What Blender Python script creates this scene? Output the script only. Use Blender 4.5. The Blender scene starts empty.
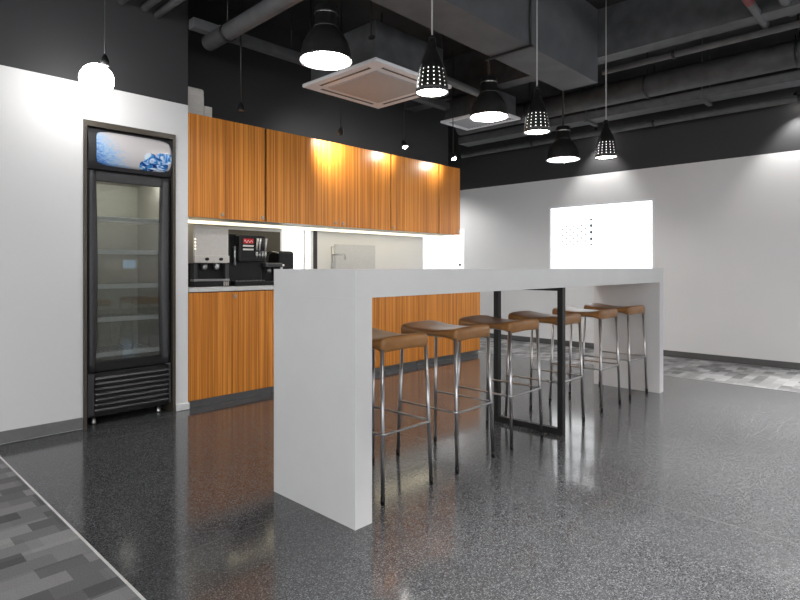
import bpy, bmesh, math, random
from mathutils import Vector, Matrix
random.seed(7)
PI = math.pi
scn = bpy.context.scene
col = scn.collection
H = 1.06                      # eye height

# ------------------------------------------------------------------ materials
def new_mat(name):
    m = bpy.data.materials.new(name); m.use_nodes = True
    nt = m.node_tree
    return m, nt, nt.nodes['Principled BSDF'], nt.nodes, nt.links

def lin(r, g=None, b=None):
    if g is None: g = b = r
    f = lambda c: (c/255/12.92) if c/255 <= .04045 else ((c/255+.055)/1.055)**2.4
    return (f(r), f(g), f(b), 1)

def plain(name, c, rough=.5, metal=0., noise=0., scale=40., bump=0., spec=.5, coat=0.):
    """plain painted / moulded surface with a little procedural unevenness"""
    m, nt, p, N, L = new_mat(name)
    p.inputs['Roughness'].default_value = rough
    p.inputs['Metallic'].default_value = metal
    p.inputs['Specular IOR Level'].default_value = spec
    p.inputs['Coat Weight'].default_value = coat
    tc = N.new('ShaderNodeTexCoord')
    n = N.new('ShaderNodeTexNoise'); n.inputs['Scale'].default_value = scale; n.inputs['Detail'].default_value = 4
    L.new(tc.outputs['Object'], n.inputs['Vector'])
    r = N.new('ShaderNodeValToRGB')
    a = [max(0, x*(1-noise)) for x in c[:3]]; b = [min(1, x*(1+noise)) for x in c[:3]]
    r.color_ramp.elements[0].color = (*a, 1); r.color_ramp.elements[1].color = (*b, 1)
    r.color_ramp.elements[0].position = .35; r.color_ramp.elements[1].position = .65
    L.new(n.outputs['Fac'], r.inputs['Fac']); L.new(r.outputs['Color'], p.inputs['Base Color'])
    if bump:
        bp = N.new('ShaderNodeBump'); bp.inputs['Strength'].default_value = bump; bp.inputs['Distance'].default_value = .002
        L.new(n.outputs['Fac'], bp.inputs['Height']); L.new(bp.outputs['Normal'], p.inputs['Normal'])
    return m

def emit(name, c, s):
    m, nt, p, N, L = new_mat(name)
    p.inputs['Base Color'].default_value = (.8, .8, .8, 1)
    p.inputs['Emission Color'].default_value = (*c[:3], 1)
    p.inputs['Emission Strength'].default_value = s
    return m

def wall_paint():
    m, nt, p, N, L = new_mat('wall_paint')
    g = N.new('ShaderNodeNewGeometry'); s = N.new('ShaderNodeSeparateXYZ'); L.new(g.outputs['Position'], s.inputs[0])
    gt = N.new('ShaderNodeMath'); gt.operation = 'GREATER_THAN'; gt.inputs[1].default_value = 2.275
    L.new(s.outputs['Z'], gt.inputs[0])
    mx = N.new('ShaderNodeMix'); mx.data_type = 'RGBA'
    mx.inputs['A'].default_value = (.74, .74, .745, 1); mx.inputs['B'].default_value = (.031, .0315, .034, 1)
    L.new(gt.outputs[0], mx.inputs['Factor'])
    n = N.new('ShaderNodeTexNoise'); n.inputs['Scale'].default_value = 1.3; n.inputs['Detail'].default_value = 3
    L.new(g.outputs['Position'], n.inputs['Vector'])
    mr = N.new('ShaderNodeMapRange'); mr.inputs['To Min'].default_value = .94; mr.inputs['To Max'].default_value = 1.04
    L.new(n.outputs['Fac'], mr.inputs['Value'])
    mm = N.new('ShaderNodeMix'); mm.data_type = 'RGBA'; mm.blend_type = 'MULTIPLY'; mm.inputs['Factor'].default_value = 1
    L.new(mx.outputs['Result'], mm.inputs['A']); L.new(mr.outputs['Result'], mm.inputs['B'])
    L.new(mm.outputs['Result'], p.inputs['Base Color'])
    p.inputs['Roughness'].default_value = .6
    n2 = N.new('ShaderNodeTexNoise'); n2.inputs['Scale'].default_value = 160
    L.new(g.outputs['Position'], n2.inputs['Vector'])
    bp = N.new('ShaderNodeBump'); bp.inputs['Strength'].default_value = .06; bp.inputs['Distance'].default_value = .001
    L.new(n2.outputs['Fac'], bp.inputs['Height']); L.new(bp.outputs['Normal'], p.inputs['Normal'])
    return m

def terrazzo():
    m, nt, p, N, L = new_mat('dark_terrazzo')
    g = N.new('ShaderNodeNewGeometry')
    v = N.new('ShaderNodeTexVoronoi'); v.inputs['Scale'].default_value = 280; L.new(g.outputs['Position'], v.inputs['Vector'])
    r = N.new('ShaderNodeValToRGB'); e = r.color_ramp.elements
    e[0].position = 0; e[0].color = (.036, .037, .039, 1); e[1].position = 1; e[1].color = (.18, .185, .193, 1)
    x = e.new(.5); x.color = (.058, .0595, .063, 1); x = e.new(.82); x.color = (.095, .097, .102, 1)
    sx = N.new('ShaderNodeSeparateColor'); L.new(v.outputs['Color'], sx.inputs[0]); L.new(sx.outputs[0], r.inputs['Fac'])
    n = N.new('ShaderNodeTexNoise'); n.inputs['Scale'].default_value = .9; n.inputs['Detail'].default_value = 5
    L.new(g.outputs['Position'], n.inputs['Vector'])
    mr = N.new('ShaderNodeMapRange'); mr.inputs['To Min'].default_value = .8; mr.inputs['To Max'].default_value = 1.2
    L.new(n.outputs['Fac'], mr.inputs['Value'])
    mm = N.new('ShaderNodeMix'); mm.data_type = 'RGBA'; mm.blend_type = 'MULTIPLY'; mm.inputs['Factor'].default_value = 1
    L.new(r.outputs['Color'], mm.inputs['A']); L.new(mr.outputs['Result'], mm.inputs['B'])
    # casting joints of the floor: thin lines along X at y = 2.03 and across at x = 2.55
    s = N.new('ShaderNodeSeparateXYZ'); L.new(g.outputs['Position'], s.inputs[0])
    def line(axis, at, w):
        a = N.new('ShaderNodeMath'); a.operation = 'SUBTRACT'; L.new(s.outputs[axis], a.inputs[0]); a.inputs[1].default_value = at
        b = N.new('ShaderNodeMath'); b.operation = 'ABSOLUTE'; L.new(a.outputs[0], b.inputs[0])
        c = N.new('ShaderNodeMath'); c.operation = 'LESS_THAN'; L.new(b.outputs[0], c.inputs[0]); c.inputs[1].default_value = w
        return c
    l1 = line('Y', 2.03, .0022); l2 = line('X', 2.62, .002)
    mxx = N.new('ShaderNodeMath'); mxx.operation = 'MAXIMUM'; L.new(l1.outputs[0], mxx.inputs[0]); L.new(l2.outputs[0], mxx.inputs[1])
    m2 = N.new('ShaderNodeMix'); m2.data_type = 'RGBA'; m2.inputs['B'].default_value = (.13, .13, .13, 1)
    L.new(mxx.outputs[0], m2.inputs['Factor']); L.new(mm.outputs['Result'], m2.inputs['A'])
    L.new(m2.outputs['Result'], p.inputs['Base Color'])
    n3 = N.new('ShaderNodeTexNoise'); n3.inputs['Scale'].default_value = 3; n3.inputs['Detail'].default_value = 6
    L.new(g.outputs['Position'], n3.inputs['Vector'])
    rr = N.new('ShaderNodeMapRange'); rr.inputs['To Min'].default_value = .06; rr.inputs['To Max'].default_value = .17
    L.new(n3.outputs['Fac'], rr.inputs['Value']); L.new(rr.outputs['Result'], p.inputs['Roughness'])
    p.inputs['Specular IOR Level'].default_value = .58
    n4 = N.new('ShaderNodeTexNoise'); n4.inputs['Scale'].default_value = 60; n4.inputs['Detail'].default_value = 2
    L.new(g.outputs['Position'], n4.inputs['Vector'])
    bp = N.new('ShaderNodeBump'); bp.inputs['Strength'].default_value = .02; bp.inputs['Distance'].default_value = .002
    L.new(n4.outputs['Fac'], bp.inputs['Height']); L.new(bp.outputs['Normal'], p.inputs['Normal'])
    return m

def carpet():
    m, nt, p, N, L = new_mat('carpet_tiles')
    g = N.new('ShaderNodeNewGeometry')
    def bricks(scale, c1, c2, off):
        mp = N.new('ShaderNodeMapping'); mp.inputs['Location'].default_value = off
        L.new(g.outputs['Position'], mp.inputs['Vector'])
        b = N.new('ShaderNodeTexBrick'); L.new(mp.outputs[0], b.inputs['Vector'])
        b.inputs['Scale'].default_value = scale; b.inputs['Color1'].default_value = c1; b.inputs['Color2'].default_value = c2
        b.inputs['Mortar'].default_value = c1; b.inputs['Mortar Size'].default_value = 0.0
        b.inputs['Brick Width'].default_value = .155; b.inputs['Row Height'].default_value = .085
        return b
    b1 = bricks(1.0, (.13, .13, .133, 1), (.33, .33, .333, 1), (0, 0, 0))
    b2 = bricks(.55, (.7, .7, .7, 1), (1.15, 1.15, 1.15, 1), (.13, .04, 0))
    mm = N.new('ShaderNodeMix'); mm.data_type = 'RGBA'; mm.blend_type = 'MULTIPLY'; mm.inputs['Factor'].default_value = .8
    L.new(b1.outputs['Color'], mm.inputs['A']); L.new(b2.outputs['Color'], mm.inputs['B'])
    n = N.new('ShaderNodeTexNoise'); n.inputs['Scale'].default_value = 220; n.inputs['Detail'].default_value = 3
    L.new(g.outputs['Position'], n.inputs['Vector'])
    mr = N.new('ShaderNodeMapRange'); mr.inputs['To Min'].default_value = .55; mr.inputs['To Max'].default_value = 1.45
    L.new(n.outputs['Fac'], mr.inputs['Value'])
    m2 = N.new('ShaderNodeMix'); m2.data_type = 'RGBA'; m2.blend_type = 'MULTIPLY'; m2.inputs['Factor'].default_value = 1
    L.new(mm.outputs['Result'], m2.inputs['A']); L.new(mr.outputs['Result'], m2.inputs['B'])
    L.new(m2.outputs['Result'], p.inputs['Base Color'])
    p.inputs['Roughness'].default_value = .95; p.inputs['Specular IOR Level'].default_value = .1
    bp = N.new('ShaderNodeBump'); bp.inputs['Strength'].default_value = .5; bp.inputs['Distance'].default_value = .004
    L.new(n.outputs['Fac'], bp.inputs['Height']); L.new(bp.outputs['Normal'], p.inputs['Normal'])
    return m

def wood():
    """straight-grained orange-brown veneer, grain running up the doors"""
    m, nt, p, N, L = new_mat('zebra_veneer')
    g = N.new('ShaderNodeNewGeometry')
    def stripes(sx, sz, det):
        mp = N.new('ShaderNodeMapping'); mp.inputs['Scale'].default_value = (sx, sx, sz); L.new(g.outputs['Position'], mp.inputs['Vector'])
        n = N.new('ShaderNodeTexNoise'); n.inputs['Scale'].default_value = 1; n.inputs['Detail'].default_value = det
        L.new(mp.outputs[0], n.inputs['Vector']); return n
    a = stripes(85, .6, 2); b = stripes(200, 1.5, 2); c = stripes(9, .2, 2)
    s1 = N.new('ShaderNodeMath'); s1.operation = 'MULTIPLY_ADD'; L.new(b.outputs['Fac'], s1.inputs[0]); s1.inputs[1].default_value = .5; L.new(a.outputs['Fac'], s1.inputs[2])
    s2 = N.new('ShaderNodeMath'); s2.operation = 'MULTIPLY_ADD'; L.new(c.outputs['Fac'], s2.inputs[0]); s2.inputs[1].default_value = .22; L.new(s1.outputs[0], s2.inputs[2])
    r = N.new('ShaderNodeValToRGB'); e = r.color_ramp.elements
    e[0].position = .60; e[0].color = (.36, .112, .012, 1); e[1].position = 1.12; e[1].color = (.76, .305, .052, 1)
    sc = N.new('ShaderNodeMath'); sc.operation = 'MULTIPLY'; L.new(s2.outputs[0], sc.inputs[0]); sc.inputs[1].default_value = 1.0
    x = e.new(.86); x.color = (.58, .20, .023, 1)
    L.new(sc.outputs[0], r.inputs['Fac']); L.new(r.outputs['Color'], p.inputs['Base Color'])
    p.inputs['Roughness'].default_value = .4; p.inputs['Specular IOR Level'].default_value = .35; p.inputs['Coat Weight'].default_value = .35; p.inputs['Coat Roughness'].default_value = .3
    return m

def glass():
    m, nt, p, N, L = new_mat('clear_glass')
    N.remove(p)
    t = N.new('ShaderNodeBsdfTransparent'); t.inputs['Color'].default_value = (.86, .88, .86, 1)
    gl = N.new('ShaderNodeBsdfGlossy'); gl.inputs['Roughness'].default_value = .01; gl.inputs['Color'].default_value = (1, 1, 1, 1)
    f = N.new('ShaderNodeFresnel'); f.inputs['IOR'].default_value = 1.75
    mx = N.new('ShaderNodeMixShader'); L.new(f.outputs[0], mx.inputs[0]); L.new(t.outputs[0], mx.inputs[1]); L.new(gl.outputs[0], mx.inputs[2])
    L.new(mx.outputs[0], N['Material Output'].inputs['Surface'])
    return m

def ice_print():
    """printed header film: pale ground, blue spray at the left, blue ice lumps at the lower right"""
    m, nt, p, N, L = new_mat('ice_print')
    tc = N.new('ShaderNodeTexCoord'); s = N.new('ShaderNodeSeparateXYZ'); L.new(tc.outputs['Generated'], s.inputs[0])
    mp = N.new('ShaderNodeMapping'); mp.inputs['Scale'].default_value = (1, 1, .5); L.new(tc.outputs['Generated'], mp.inputs['Vector'])
    n = N.new('ShaderNodeTexNoise'); n.inputs['Scale'].default_value = 16; n.inputs['Detail'].default_value = 6; n.inputs['Roughness'].default_value = .7
    L.new(mp.outputs[0], n.inputs['Vector'])
    def math(op, a, b=None, c=None, clamp=False):
        k = N.new('ShaderNodeMath'); k.operation = op; k.use_clamp = clamp
        for i, q in enumerate((a, b, c)):
            if q is None: continue
            if isinstance(q, (int, float)): k.inputs[i].default_value = q
            else: L.new(q, k.inputs[i])
        return k.outputs[0]
    X, Z = s.outputs['X'], s.outputs['Z']
    # blue spray, denser to the left and the bottom
    d = math('MULTIPLY_ADD', X, 1.55, math('MULTIPLY', Z, .5))
    spray = math('SUBTRACT', math('MULTIPLY_ADD', n.outputs['Fac'], 1.5, -.02), d, None, True)
    base = N.new('ShaderNodeValToRGB'); e = base.color_ramp.elements
    e[0].color = lin(196, 192, 193); e[1].color = lin(20, 100, 190); e[1].position = .75
    k = e.new(.3); k.color = lin(150, 185, 222)
    L.new(spray, base.inputs['Fac'])
    # three ice lumps
    def blob(cx, cz, rx, rz):
        a = math('DIVIDE', math('SUBTRACT', X, cx), rx); b = math('DIVIDE', math('SUBTRACT', Z, cz), rz)
        q = math('ADD', math('POWER', math('ABSOLUTE', a), 3), math('POWER', math('ABSOLUTE', b), 3))
        return math('LESS_THAN', math('MULTIPLY_ADD', n.outputs['Fac'], .5, q), 1.2)
    bl = math('MAXIMUM', math('MAXIMUM', blob(.70, .26, .09, .27), blob(.86, .27, .10, .31)), blob(.93, .42, .08, .17))
    bl = math('MAXIMUM', bl, blob(.61, .12, .05, .14))
    v = N.new('ShaderNodeTexNoise'); v.inputs['Scale'].default_value = 4.5; v.inputs['Detail'].default_value = 1; v.inputs['Distortion'].default_value = 1.4
    mp2 = N.new('ShaderNodeMapping'); mp2.inputs['Scale'].default_value = (2.2, 1, .45); mp2.inputs['Rotation'].default_value = (0, .35, 0); L.new(tc.outputs['Generated'], mp2.inputs['Vector'])
    L.new(mp2.outputs[0], v.inputs['Vector'])
    ice = N.new('ShaderNodeValToRGB'); e = ice.color_ramp.elements
    e[0].position = .36; e[0].color = lin(10, 50, 120); e[1].position = .66; e[1].color = lin(215, 232, 245)
    k = e.new(.48); k.color = lin(40, 130, 205)
    L.new(v.outputs['Fac'], ice.inputs['Fac'])
    mx = N.new('ShaderNodeMix'); mx.data_type = 'RGBA'; L.new(bl, mx.inputs['Factor']); L.new(base.outputs['Color'], mx.inputs['A']); L.new(ice.outputs['Color'], mx.inputs['B'])
    L.new(mx.outputs['Result'], p.inputs['Base Color'])
    p.inputs['Roughness'].default_value = .25
    return m

def window_light(name, c, s, dots=False):
    m, nt, p, N, L = new_mat(name)
    p.inputs['Base Color'].default_value = (.08, .08, .08, 1); p.inputs['Roughness'].default_value = .2
    p.inputs['Emission Strength'].default_value = s
    if not dots:
        p.inputs['Emission Color'].default_value = (*c[:3], 1); return m
    tc = N.new('ShaderNodeTexCoord'); sp = N.new('ShaderNodeSeparateXYZ'); L.new(tc.outputs['Generated'], sp.inputs[0])
    def math(op, a, b=None, c_=None):
        k = N.new('ShaderNodeMath'); k.operation = op
        for i, q in enumerate((a, b, c_)):
            if q is None: continue
            if isinstance(q, (int, float)): k.inputs[i].default_value = q
            else: L.new(q, k.inputs[i])
        return k.outputs[0]
    u = math('SUBTRACT', 1.0, sp.outputs['Y']); w = sp.outputs['Z']       # u runs left to right in the view
    def near(a, b, q): return math('LESS_THAN', math('ABSOLUTE', math('SUBTRACT', a, b)), q)
    def dotgrid(pu, pw, ru, rw, ou=0., ow=0.):
        a = math('SUBTRACT', math('FRACT', math('DIVIDE', math('ADD', u, ou), pu)), .5); b = math('SUBTRACT', math('FRACT', math('DIVIDE', math('ADD', w, ow), pw)), .5)
        a = math('DIVIDE', math('MULTIPLY', a, pu), ru); b = math('DIVIDE', math('MULTIPLY', b, pw), rw)
        return math('LESS_THAN', math('ADD', math('MULTIPLY', a, a), math('MULTIPLY', b, b)), 1)
    area = math('MULTIPLY', near(u, .21, .19), near(w, .60, .16))
    d1 = math('MULTIPLY', math('MAXIMUM', dotgrid(.08, .09, .011, .016), dotgrid(.08, .09, .011, .016, .04, .045)), area)
    a2 = math('MULTIPLY', near(u, .42, .03), near(w, .62, .19))
    d2 = math('MULTIPLY', dotgrid(.84, .095, .015, .024), a2)
    r1 = N.new('ShaderNodeMix'); r1.data_type = 'RGBA'; r1.inputs['A'].default_value = (*c[:3], 1); r1.inputs['B'].default_value = (.20, .215, .225, 1)
    L.new(d1, r1.inputs['Factor'])
    r2 = N.new('ShaderNodeMix'); r2.data_type = 'RGBA'; r2.inputs['B'].default_value = (.03, .045, .05, 1)
    L.new(d2, r2.inputs['Factor']); L.new(r1.outputs['Result'], r2.inputs['A'])
    L.new(r2.outputs['Result'], p.inputs['Emission Color'])
    return m

def leather():
    m, nt, p, N, L = new_mat('tan_leather')
    tc = N.new('ShaderNodeTexCoord')
    v = N.new('ShaderNodeTexVoronoi'); v.inputs['Scale'].default_value = 260; L.new(tc.outputs['Object'], v.inputs['Vector'])
    n = N.new('ShaderNodeTexNoise'); n.inputs['Scale'].default_value = 9; n.inputs['Detail'].default_value = 4; L.new(tc.outputs['Object'], n.inputs['Vector'])
    r = N.new('ShaderNodeValToRGB'); e = r.color_ramp.elements
    e[0].position = .3; e[0].color = lin(130, 88, 46); e[1].position = .7; e[1].color = lin(160, 113, 64)
    L.new(n.outputs['Fac'], r.inputs['Fac']); L.new(r.outputs['Color'], p.inputs['Base Color'])
    p.inputs['Roughness'].default_value = .34
    bp = N.new('ShaderNodeBump'); bp.inputs['Strength'].default_value = .08; bp.inputs['Distance'].default_value = .001
    L.new(v.outputs['Distance'], bp.inputs['Height']); L.new(bp.outputs['Normal'], p.inputs['Normal'])
    return m

M = dict(
    wall=wall_paint(), floor=terrazzo(), carpet=carpet(), wood=wood(), glass=glass(), ice=ice_print(), leather=leather(),
    ceiling=plain('ceiling_paint', (.026, .0265, .028, 1), .8, noise=.3, scale=3, bump=.2),
    beam=plain('beam_paint', (.098, .102, .110, 1), .7, noise=.12, scale=5, bump=.1),
    duct=plain('duct_paint', (.060, .062, .066, 1), .6, noise=.25, scale=7),
    pipe=plain('pipe_paint', (.10, .103, .108, 1), .55, noise=.15, scale=12),
    red=plain('red_pipe_paint', lin(120, 28, 24), .5, noise=.15),
    skirting=plain('grey_skirting', lin(112), .4, noise=.06, scale=20),
    darkskirting=plain('dark_skirting', lin(84), .4, noise=.06, scale=20),
    kick=plain('aluminium_plinth', lin(120), .35, metal=.6, noise=.05),
    strip=plain('steel_strip', lin(235), .4, metal=.3, noise=.04),
    bar=plain('white_solid_surface', (.64, .64, .642, 1), .32, noise=.015, scale=6),
    top=plain('pale_worktop', lin(205), .3, noise=.03, scale=60),
    carcass=plain('cabinet_underside', lin(235, 232, 222), .5, noise=.02),
    darkgap=plain('dark_carcass', lin(46, 30, 18), .6, noise=.1),
    chrome=plain('chrome', (.48, .48, .49, 1), .28, metal=1., noise=.03),
    steel=plain('brushed_steel', (.40, .40, .40, 1), .3, metal=1., noise=.08, scale=90),
    silver=plain('silver_casing', lin(205, 200, 194), .35, metal=.35, noise=.03),
    black=plain('black_plastic', (.009, .009, .010, 1), .4, noise=.15, spec=.3),
    black_metal=plain('black_lacquer', (.008, .008, .008, 1), .28, noise=.1, coat=.3),
    black_steel=plain('black_steel', (.012, .012, .012, 1), .45, noise=.15),
    grey_plastic=plain('charcoal_plastic', (.028, .028, .031, 1), .4, noise=.1),
    bronze=plain('bronze_trim', lin(78, 72, 64), .4, metal=.3, noise=.08),
    fridge_in=plain('fridge_liner', lin(172, 170, 164), .5, noise=.04),
    white_plastic=plain('white_plastic', (.80, .81, .84, 1), .4, noise=.02),
    grille=plain('grey_grille', (.40, .41, .43, 1), .5, noise=.1, scale=120),
    backsplash=plain('olive_splashback', lin(58, 54, 42), .4, noise=.06),
    splash=plain('pale_splashback', lin(196, 197, 200), .3, noise=.03),
    paper=plain('white_card', lin(226, 222, 216), .6, noise=.03),
    orange=plain('orange_print', lin(220, 110, 50), .5),
    redlabel=plain('red_label', lin(196, 26, 36), .35, noise=.05),
    cable=plain('grey_cable', lin(170), .5, noise=.03),
    shade_in=plain('lamp_reflector', (.8, .8, .8, 1), .3, noise=.02),
    bulb=emit('lamp_glow', (1, .985, .96), 95),
    added_bulb=emit('added_lamp_glow', (1, .985, .96), 14),  # lens of the added unseen dome row
    pend=emit('pendant_glow', (1, .97, .92), 16),
    pend_in=emit('pendant_diffuser', (1, .96, .90), 2.6),
    globe=emit('glare_glow', (1, .98, .95), 30),
    spot=emit('spot_glow', (1, .96, .9), 60),
    led=emit('led_strip', (1, .88, .60), 1.7),
    lcd=emit('small_indicator', (1, .9, .6), 2),
    win_a=window_light('daylight_pane_dotted', (.96, .985, 1.0), 2.4, True),
    win_b=window_light('daylight_pane', (.98, .99, 1.0), 2.2),
    added_win_wide=window_light('added_pane_wide', (.99, .995, 1.0), 6.5),  # panes of the wide windows added out of view
    added_win_far=window_light('added_pane_far', (.97, .985, 1.0), 2.0),  # panes of the windows added to the far wall
    win_blue=window_light('blue_pane', (.45, .68, .95), 1.6),
    added_fridge_light=emit('added_fridge_glow', (1, .96, .88), 34),
)

# ------------------------------------------------------------------ mesh builder
class MB:
    def __init__(self): self.bm = bmesh.new()
    def box(self, x0, x1, y0, y1, z0, z1, bev=0., seg=2, rot=None):
        g = bmesh.ops.create_cube(self.bm, size=1.)['verts']
        bmesh.ops.scale(self.bm, vec=(x1-x0, y1-y0, z1-z0), verts=g)
        if rot: bmesh.ops.rotate(self.bm, matrix=rot, verts=g)
        bmesh.ops.translate(self.bm, vec=((x0+x1)/2, (y0+y1)/2, (z0+z1)/2), verts=g)
        if bev:
            es = list({e for v in g for e in v.link_edges})
            bmesh.ops.bevel(self.bm, geom=es, offset=bev, segments=seg, affect='EDGES', profile=.5)
        return self
    def tube(self, pts, r, seg=14, caps=True):
        """swept round tube along a polyline"""
        pts = [Vector(p) for p in pts]; rings = []
        n = len(pts)
        up = None
        for i, p in enumerate(pts):
            d = (pts[min(i+1, n-1)] - pts[max(i-1, 0)]).normalized()
            if up is None:
                up = Vector((0, 0, 1)) if abs(d.z) < .9 else Vector((1, 0, 0))
            s = d.cross(up).normalized(); up = s.cross(d).normalized()
            rr = r[i] if isinstance(r, (list, tuple)) else r
            rings.append([self.bm.verts.new(p + (s*math.cos(2*PI*k/seg) + up*math.sin(2*PI*k/seg))*rr) for k in range(seg)])
        for a, b in zip(rings, rings[1:]):
            for k in range(seg):
                f = self.bm.faces.new((a[k], a[(k+1) % seg], b[(k+1) % seg], b[k])); f.smooth = True
        if caps:
            self.bm.faces.new(rings[0][::-1]); self.bm.faces.new(rings[-1])
        return self
    def lathe(self, prof, seg=40, c=(0, 0, 0), cap0=False, cap1=False, skip=None):
        rings = []
        for r, z in prof:
            rings.append([self.bm.verts.new((c[0]+r*math.cos(2*PI*k/seg), c[1]+r*math.sin(2*PI*k/seg), c[2]+z)) for k in range(seg)])
        for i, (a, b) in enumerate(zip(rings, rings[1:])):
            for k in range(seg):
                if skip and skip(i, k): continue
                f = self.bm.faces.new((a[k], a[(k+1) % seg], b[(k+1) % seg], b[k])); f.smooth = True
        if cap0: self.bm.faces.new(rings[0][::-1])
        if cap1: self.bm.faces.new(rings[-1])
        return self
    def prism(self, poly, axis, a, b):
        """closed polygon (two coordinates) extruded along an axis"""
        def P(p, t): return {'x': (t, p[0], p[1]), 'y': (p[0], t, p[1]), 'z': (p[0], p[1], t)}[axis]
        A = [self.bm.verts.new(P(p, a)) for p in poly]; B = [self.bm.verts.new(P(p, b)) for p in poly]
        n = len(poly)
        for k in range(n): self.bm.faces.new((A[k], A[(k+1) % n], B[(k+1) % n], B[k]))
        self.bm.faces.new(A[::-1]); self.bm.faces.new(B)
        return self
    def build(self, name, m, parent=None, loc=None):
        bmesh.ops.recalc_face_normals(self.bm, faces=self.bm.faces)
        me = bpy.data.meshes.new(name); self.bm.to_mesh(me); self.bm.free()
        me.materials.append(m)
        o = bpy.data.objects.new(name, me); col.objects.link(o)
        if parent is not None: o.parent = parent
        if loc is not None: o.location = loc
        return o

def tag(o, label=None, cat=None, group=None, kind=None):
    if label: o['label'] = label
    if cat: o['category'] = cat
    if group: o['group'] = group
    if kind: o['kind'] = kind
    return o
def empty(name, loc, label, cat, group=None, rz=0):
    o = bpy.data.objects.new(name, None); col.objects.link(o); o.location = loc; o.rotation_euler = (0, 0, rz)
    o.empty_display_size = .1
    return tag(o, label, cat, group)
def struct(name, mb, m): return tag(mb.build(name, m), kind='structure')
def copy_tree(o, parent=None):
    c = o.copy(); col.objects.link(c)
    if parent is not None: c.parent = parent
    for ch in list(o.children): copy_tree(ch, c)
    return c

# ------------------------------------------------------------------ the setting
YW, YN, XB = 4.065, 4.68, 7.07         # cabinet plane, niche back wall, far wall
XL, YR, ZC = -3.2, -7.0, 3.42
YA = 6.8                               # far end of the alcove beyond the cabinets
struct('floor', MB().box(.74, 5.80, YR, YA, -.12, 0), M['floor'])
struct('floor_carpet_left', MB().box(XL, .737, YR, YA, -.12, .0), M['carpet'])
struct('floor_carpet_back', MB().box(5.802, XB+.15, YR, YA, -.12, .0), M['carpet'])
struct('trim_1', MB().box(.732, .740, YR, YW, -.02, .004), M['strip'])
struct('ceiling', MB().box(XL-.15, XB+.2, YR-.15, YA+.15, ZC, ZC+.15), M['ceiling'])
# partition on the left with the fridge recess
w = MB()
w.box(XL, 1.241, YW, YN+.12, 0, ZC); w.box(1.859, 1.958, YW, YN+.12, 0, ZC)
w.box(1.241, 1.859, YW, YN+.12, 2.035, ZC); w.box(1.241, 1.859, YN+.02, YN+.12, 0, 2.035)
struct('wall_left', w, M['wall'])
# niche back wall with the inner window opening, dark header running on past its end
w = MB()
w.box(1.958, 3.19, YN, YN+.12, 0, ZC); w.box(3.19, 3.65, YN, YN+.12, 0, .98); w.box(3.19, 3.65, YN, YN+.12, 1.62, ZC)
w.box(3.65, 5.32, YN, YN+.12, 0, ZC); w.box(5.32, 5.82, YN, YN+.12, 2.275, ZC)
struct('wall_niche', w, M['wall'])
# far wall with two window openings
w = MB()
wins = [(2.488, 3.905, .93, 1.905), (5.348, 6.30, .93, 1.678)]
bw = [(-6.4, -4.4), (-3.9, -1.9), (-1.5, .5)]        # unseen windows added to the far wall for light, right of the view
w.box(XB, XB+.15, YR, bw[0][0], 0, ZC); w.box(XB, XB+.15, bw[0][1], bw[1][0], 0, ZC); w.box(XB, XB+.15, bw[1][1], bw[2][0], 0, ZC); w.box(XB, XB+.15, bw[2][1], wins[0][0], 0, ZC)
for a, b in bw: w.box(XB, XB+.15, a, b, 0, .85); w.box(XB, XB+.15, a, b, 2.2, ZC)
w.box(XB, XB+.15, wins[0][1], wins[1][0], 0, ZC); w.box(XB, XB+.15, wins[1][1], YA, 0, ZC)
for a, b, z0, z1 in wins:
    w.box(XB, XB+.15, a, b, 0, z0); w.box(XB, XB+.15, a, b, z1, ZC)
struct('wall_back', w, M['wall'])
w = MB(); w.box(4.6, XB+.15, YA, YA+.12, 0, ZC); w.box(4.5, 4.62, YN+.12, YA+.12, 0, ZC)
struct('wall_alcove', w, M['wall'])
# walls behind and beside the camera, with wide unseen windows added for brightness
w = MB()
rw = [(-3.0, -1.2, .85, 2.2), (-.8, 1.6, .85, 2.2), (2.0, 4.4, .85, 2.2), (5.55, 5.95, .86, 1.28)]
xs = [XL] + [v for p in rw for v in p[:2]] + [XB+.15]
for a, b in zip(xs[0::2], xs[1::2]): w.box(a, b, YR-.15, YR, 0, ZC)
for a, b, z0, z1 in rw: w.box(a, b, YR-.15, YR, 0, z0); w.box(a, b, YR-.15, YR, z1, ZC)
struct('wall_right', w, M['wall'])
w = MB()
lw = [(-6.4, -3.4), (-3.0, -.2), (.2, 3.2)]  # unseen windows added to light the bar end
ys = [YR-.15] + [v for p in lw for v in p] + [YN+.12]
for a, b in zip(ys[0::2], ys[1::2]): w.box(XL-.15, XL, a, b, 0, ZC)
for a, b in lw: w.box(XL-.15, XL, a, b, 0, .85); w.box(XL-.15, XL, a, b, 2.2, ZC)
struct('wall_near', w, M['wall'])

def window(n, axis, at, a, b, z0, z1, depth, sign, pane_m, frame_m, mull=()):
    """frame and pane set into an opening; sign = direction from the room into the wall"""
    fr = MB(); t = .028
    def bx(p0, p1, q0, q1, d0, d1, mb):
        d0, d1 = sorted((at+sign*d0, at+sign*d1))
        if axis == 'x': mb.box(d0, d1, p0, p1, q0, q1)
        else: mb.box(p0, p1, d0, d1, q0, q1)
    bx(a, a+t, z0, z1, .0, depth, fr); bx(b-t, b, z0, z1, .0, depth, fr)
    bx(a+t, b-t, z0, z0+t, .0, depth, fr); bx(a+t, b-t, z1-t, z1, .0, depth, fr)
    for m_ in mull: bx(m_-.012, m_+.012, z0+t, z1-t, .005, depth, fr)
    o = struct('window_%d' % n, fr, frame_m)
    pb = MB(); bx(a+t, b-t, z0+t, z1-t, depth*.55, depth*.55+.012, pb)
    pb.build('pane', pane_m, o)
    return o
w1 = window(1, 'x', XB, *wins[0], .06, 1, M['win_a'], M['white_plastic'])
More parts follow.
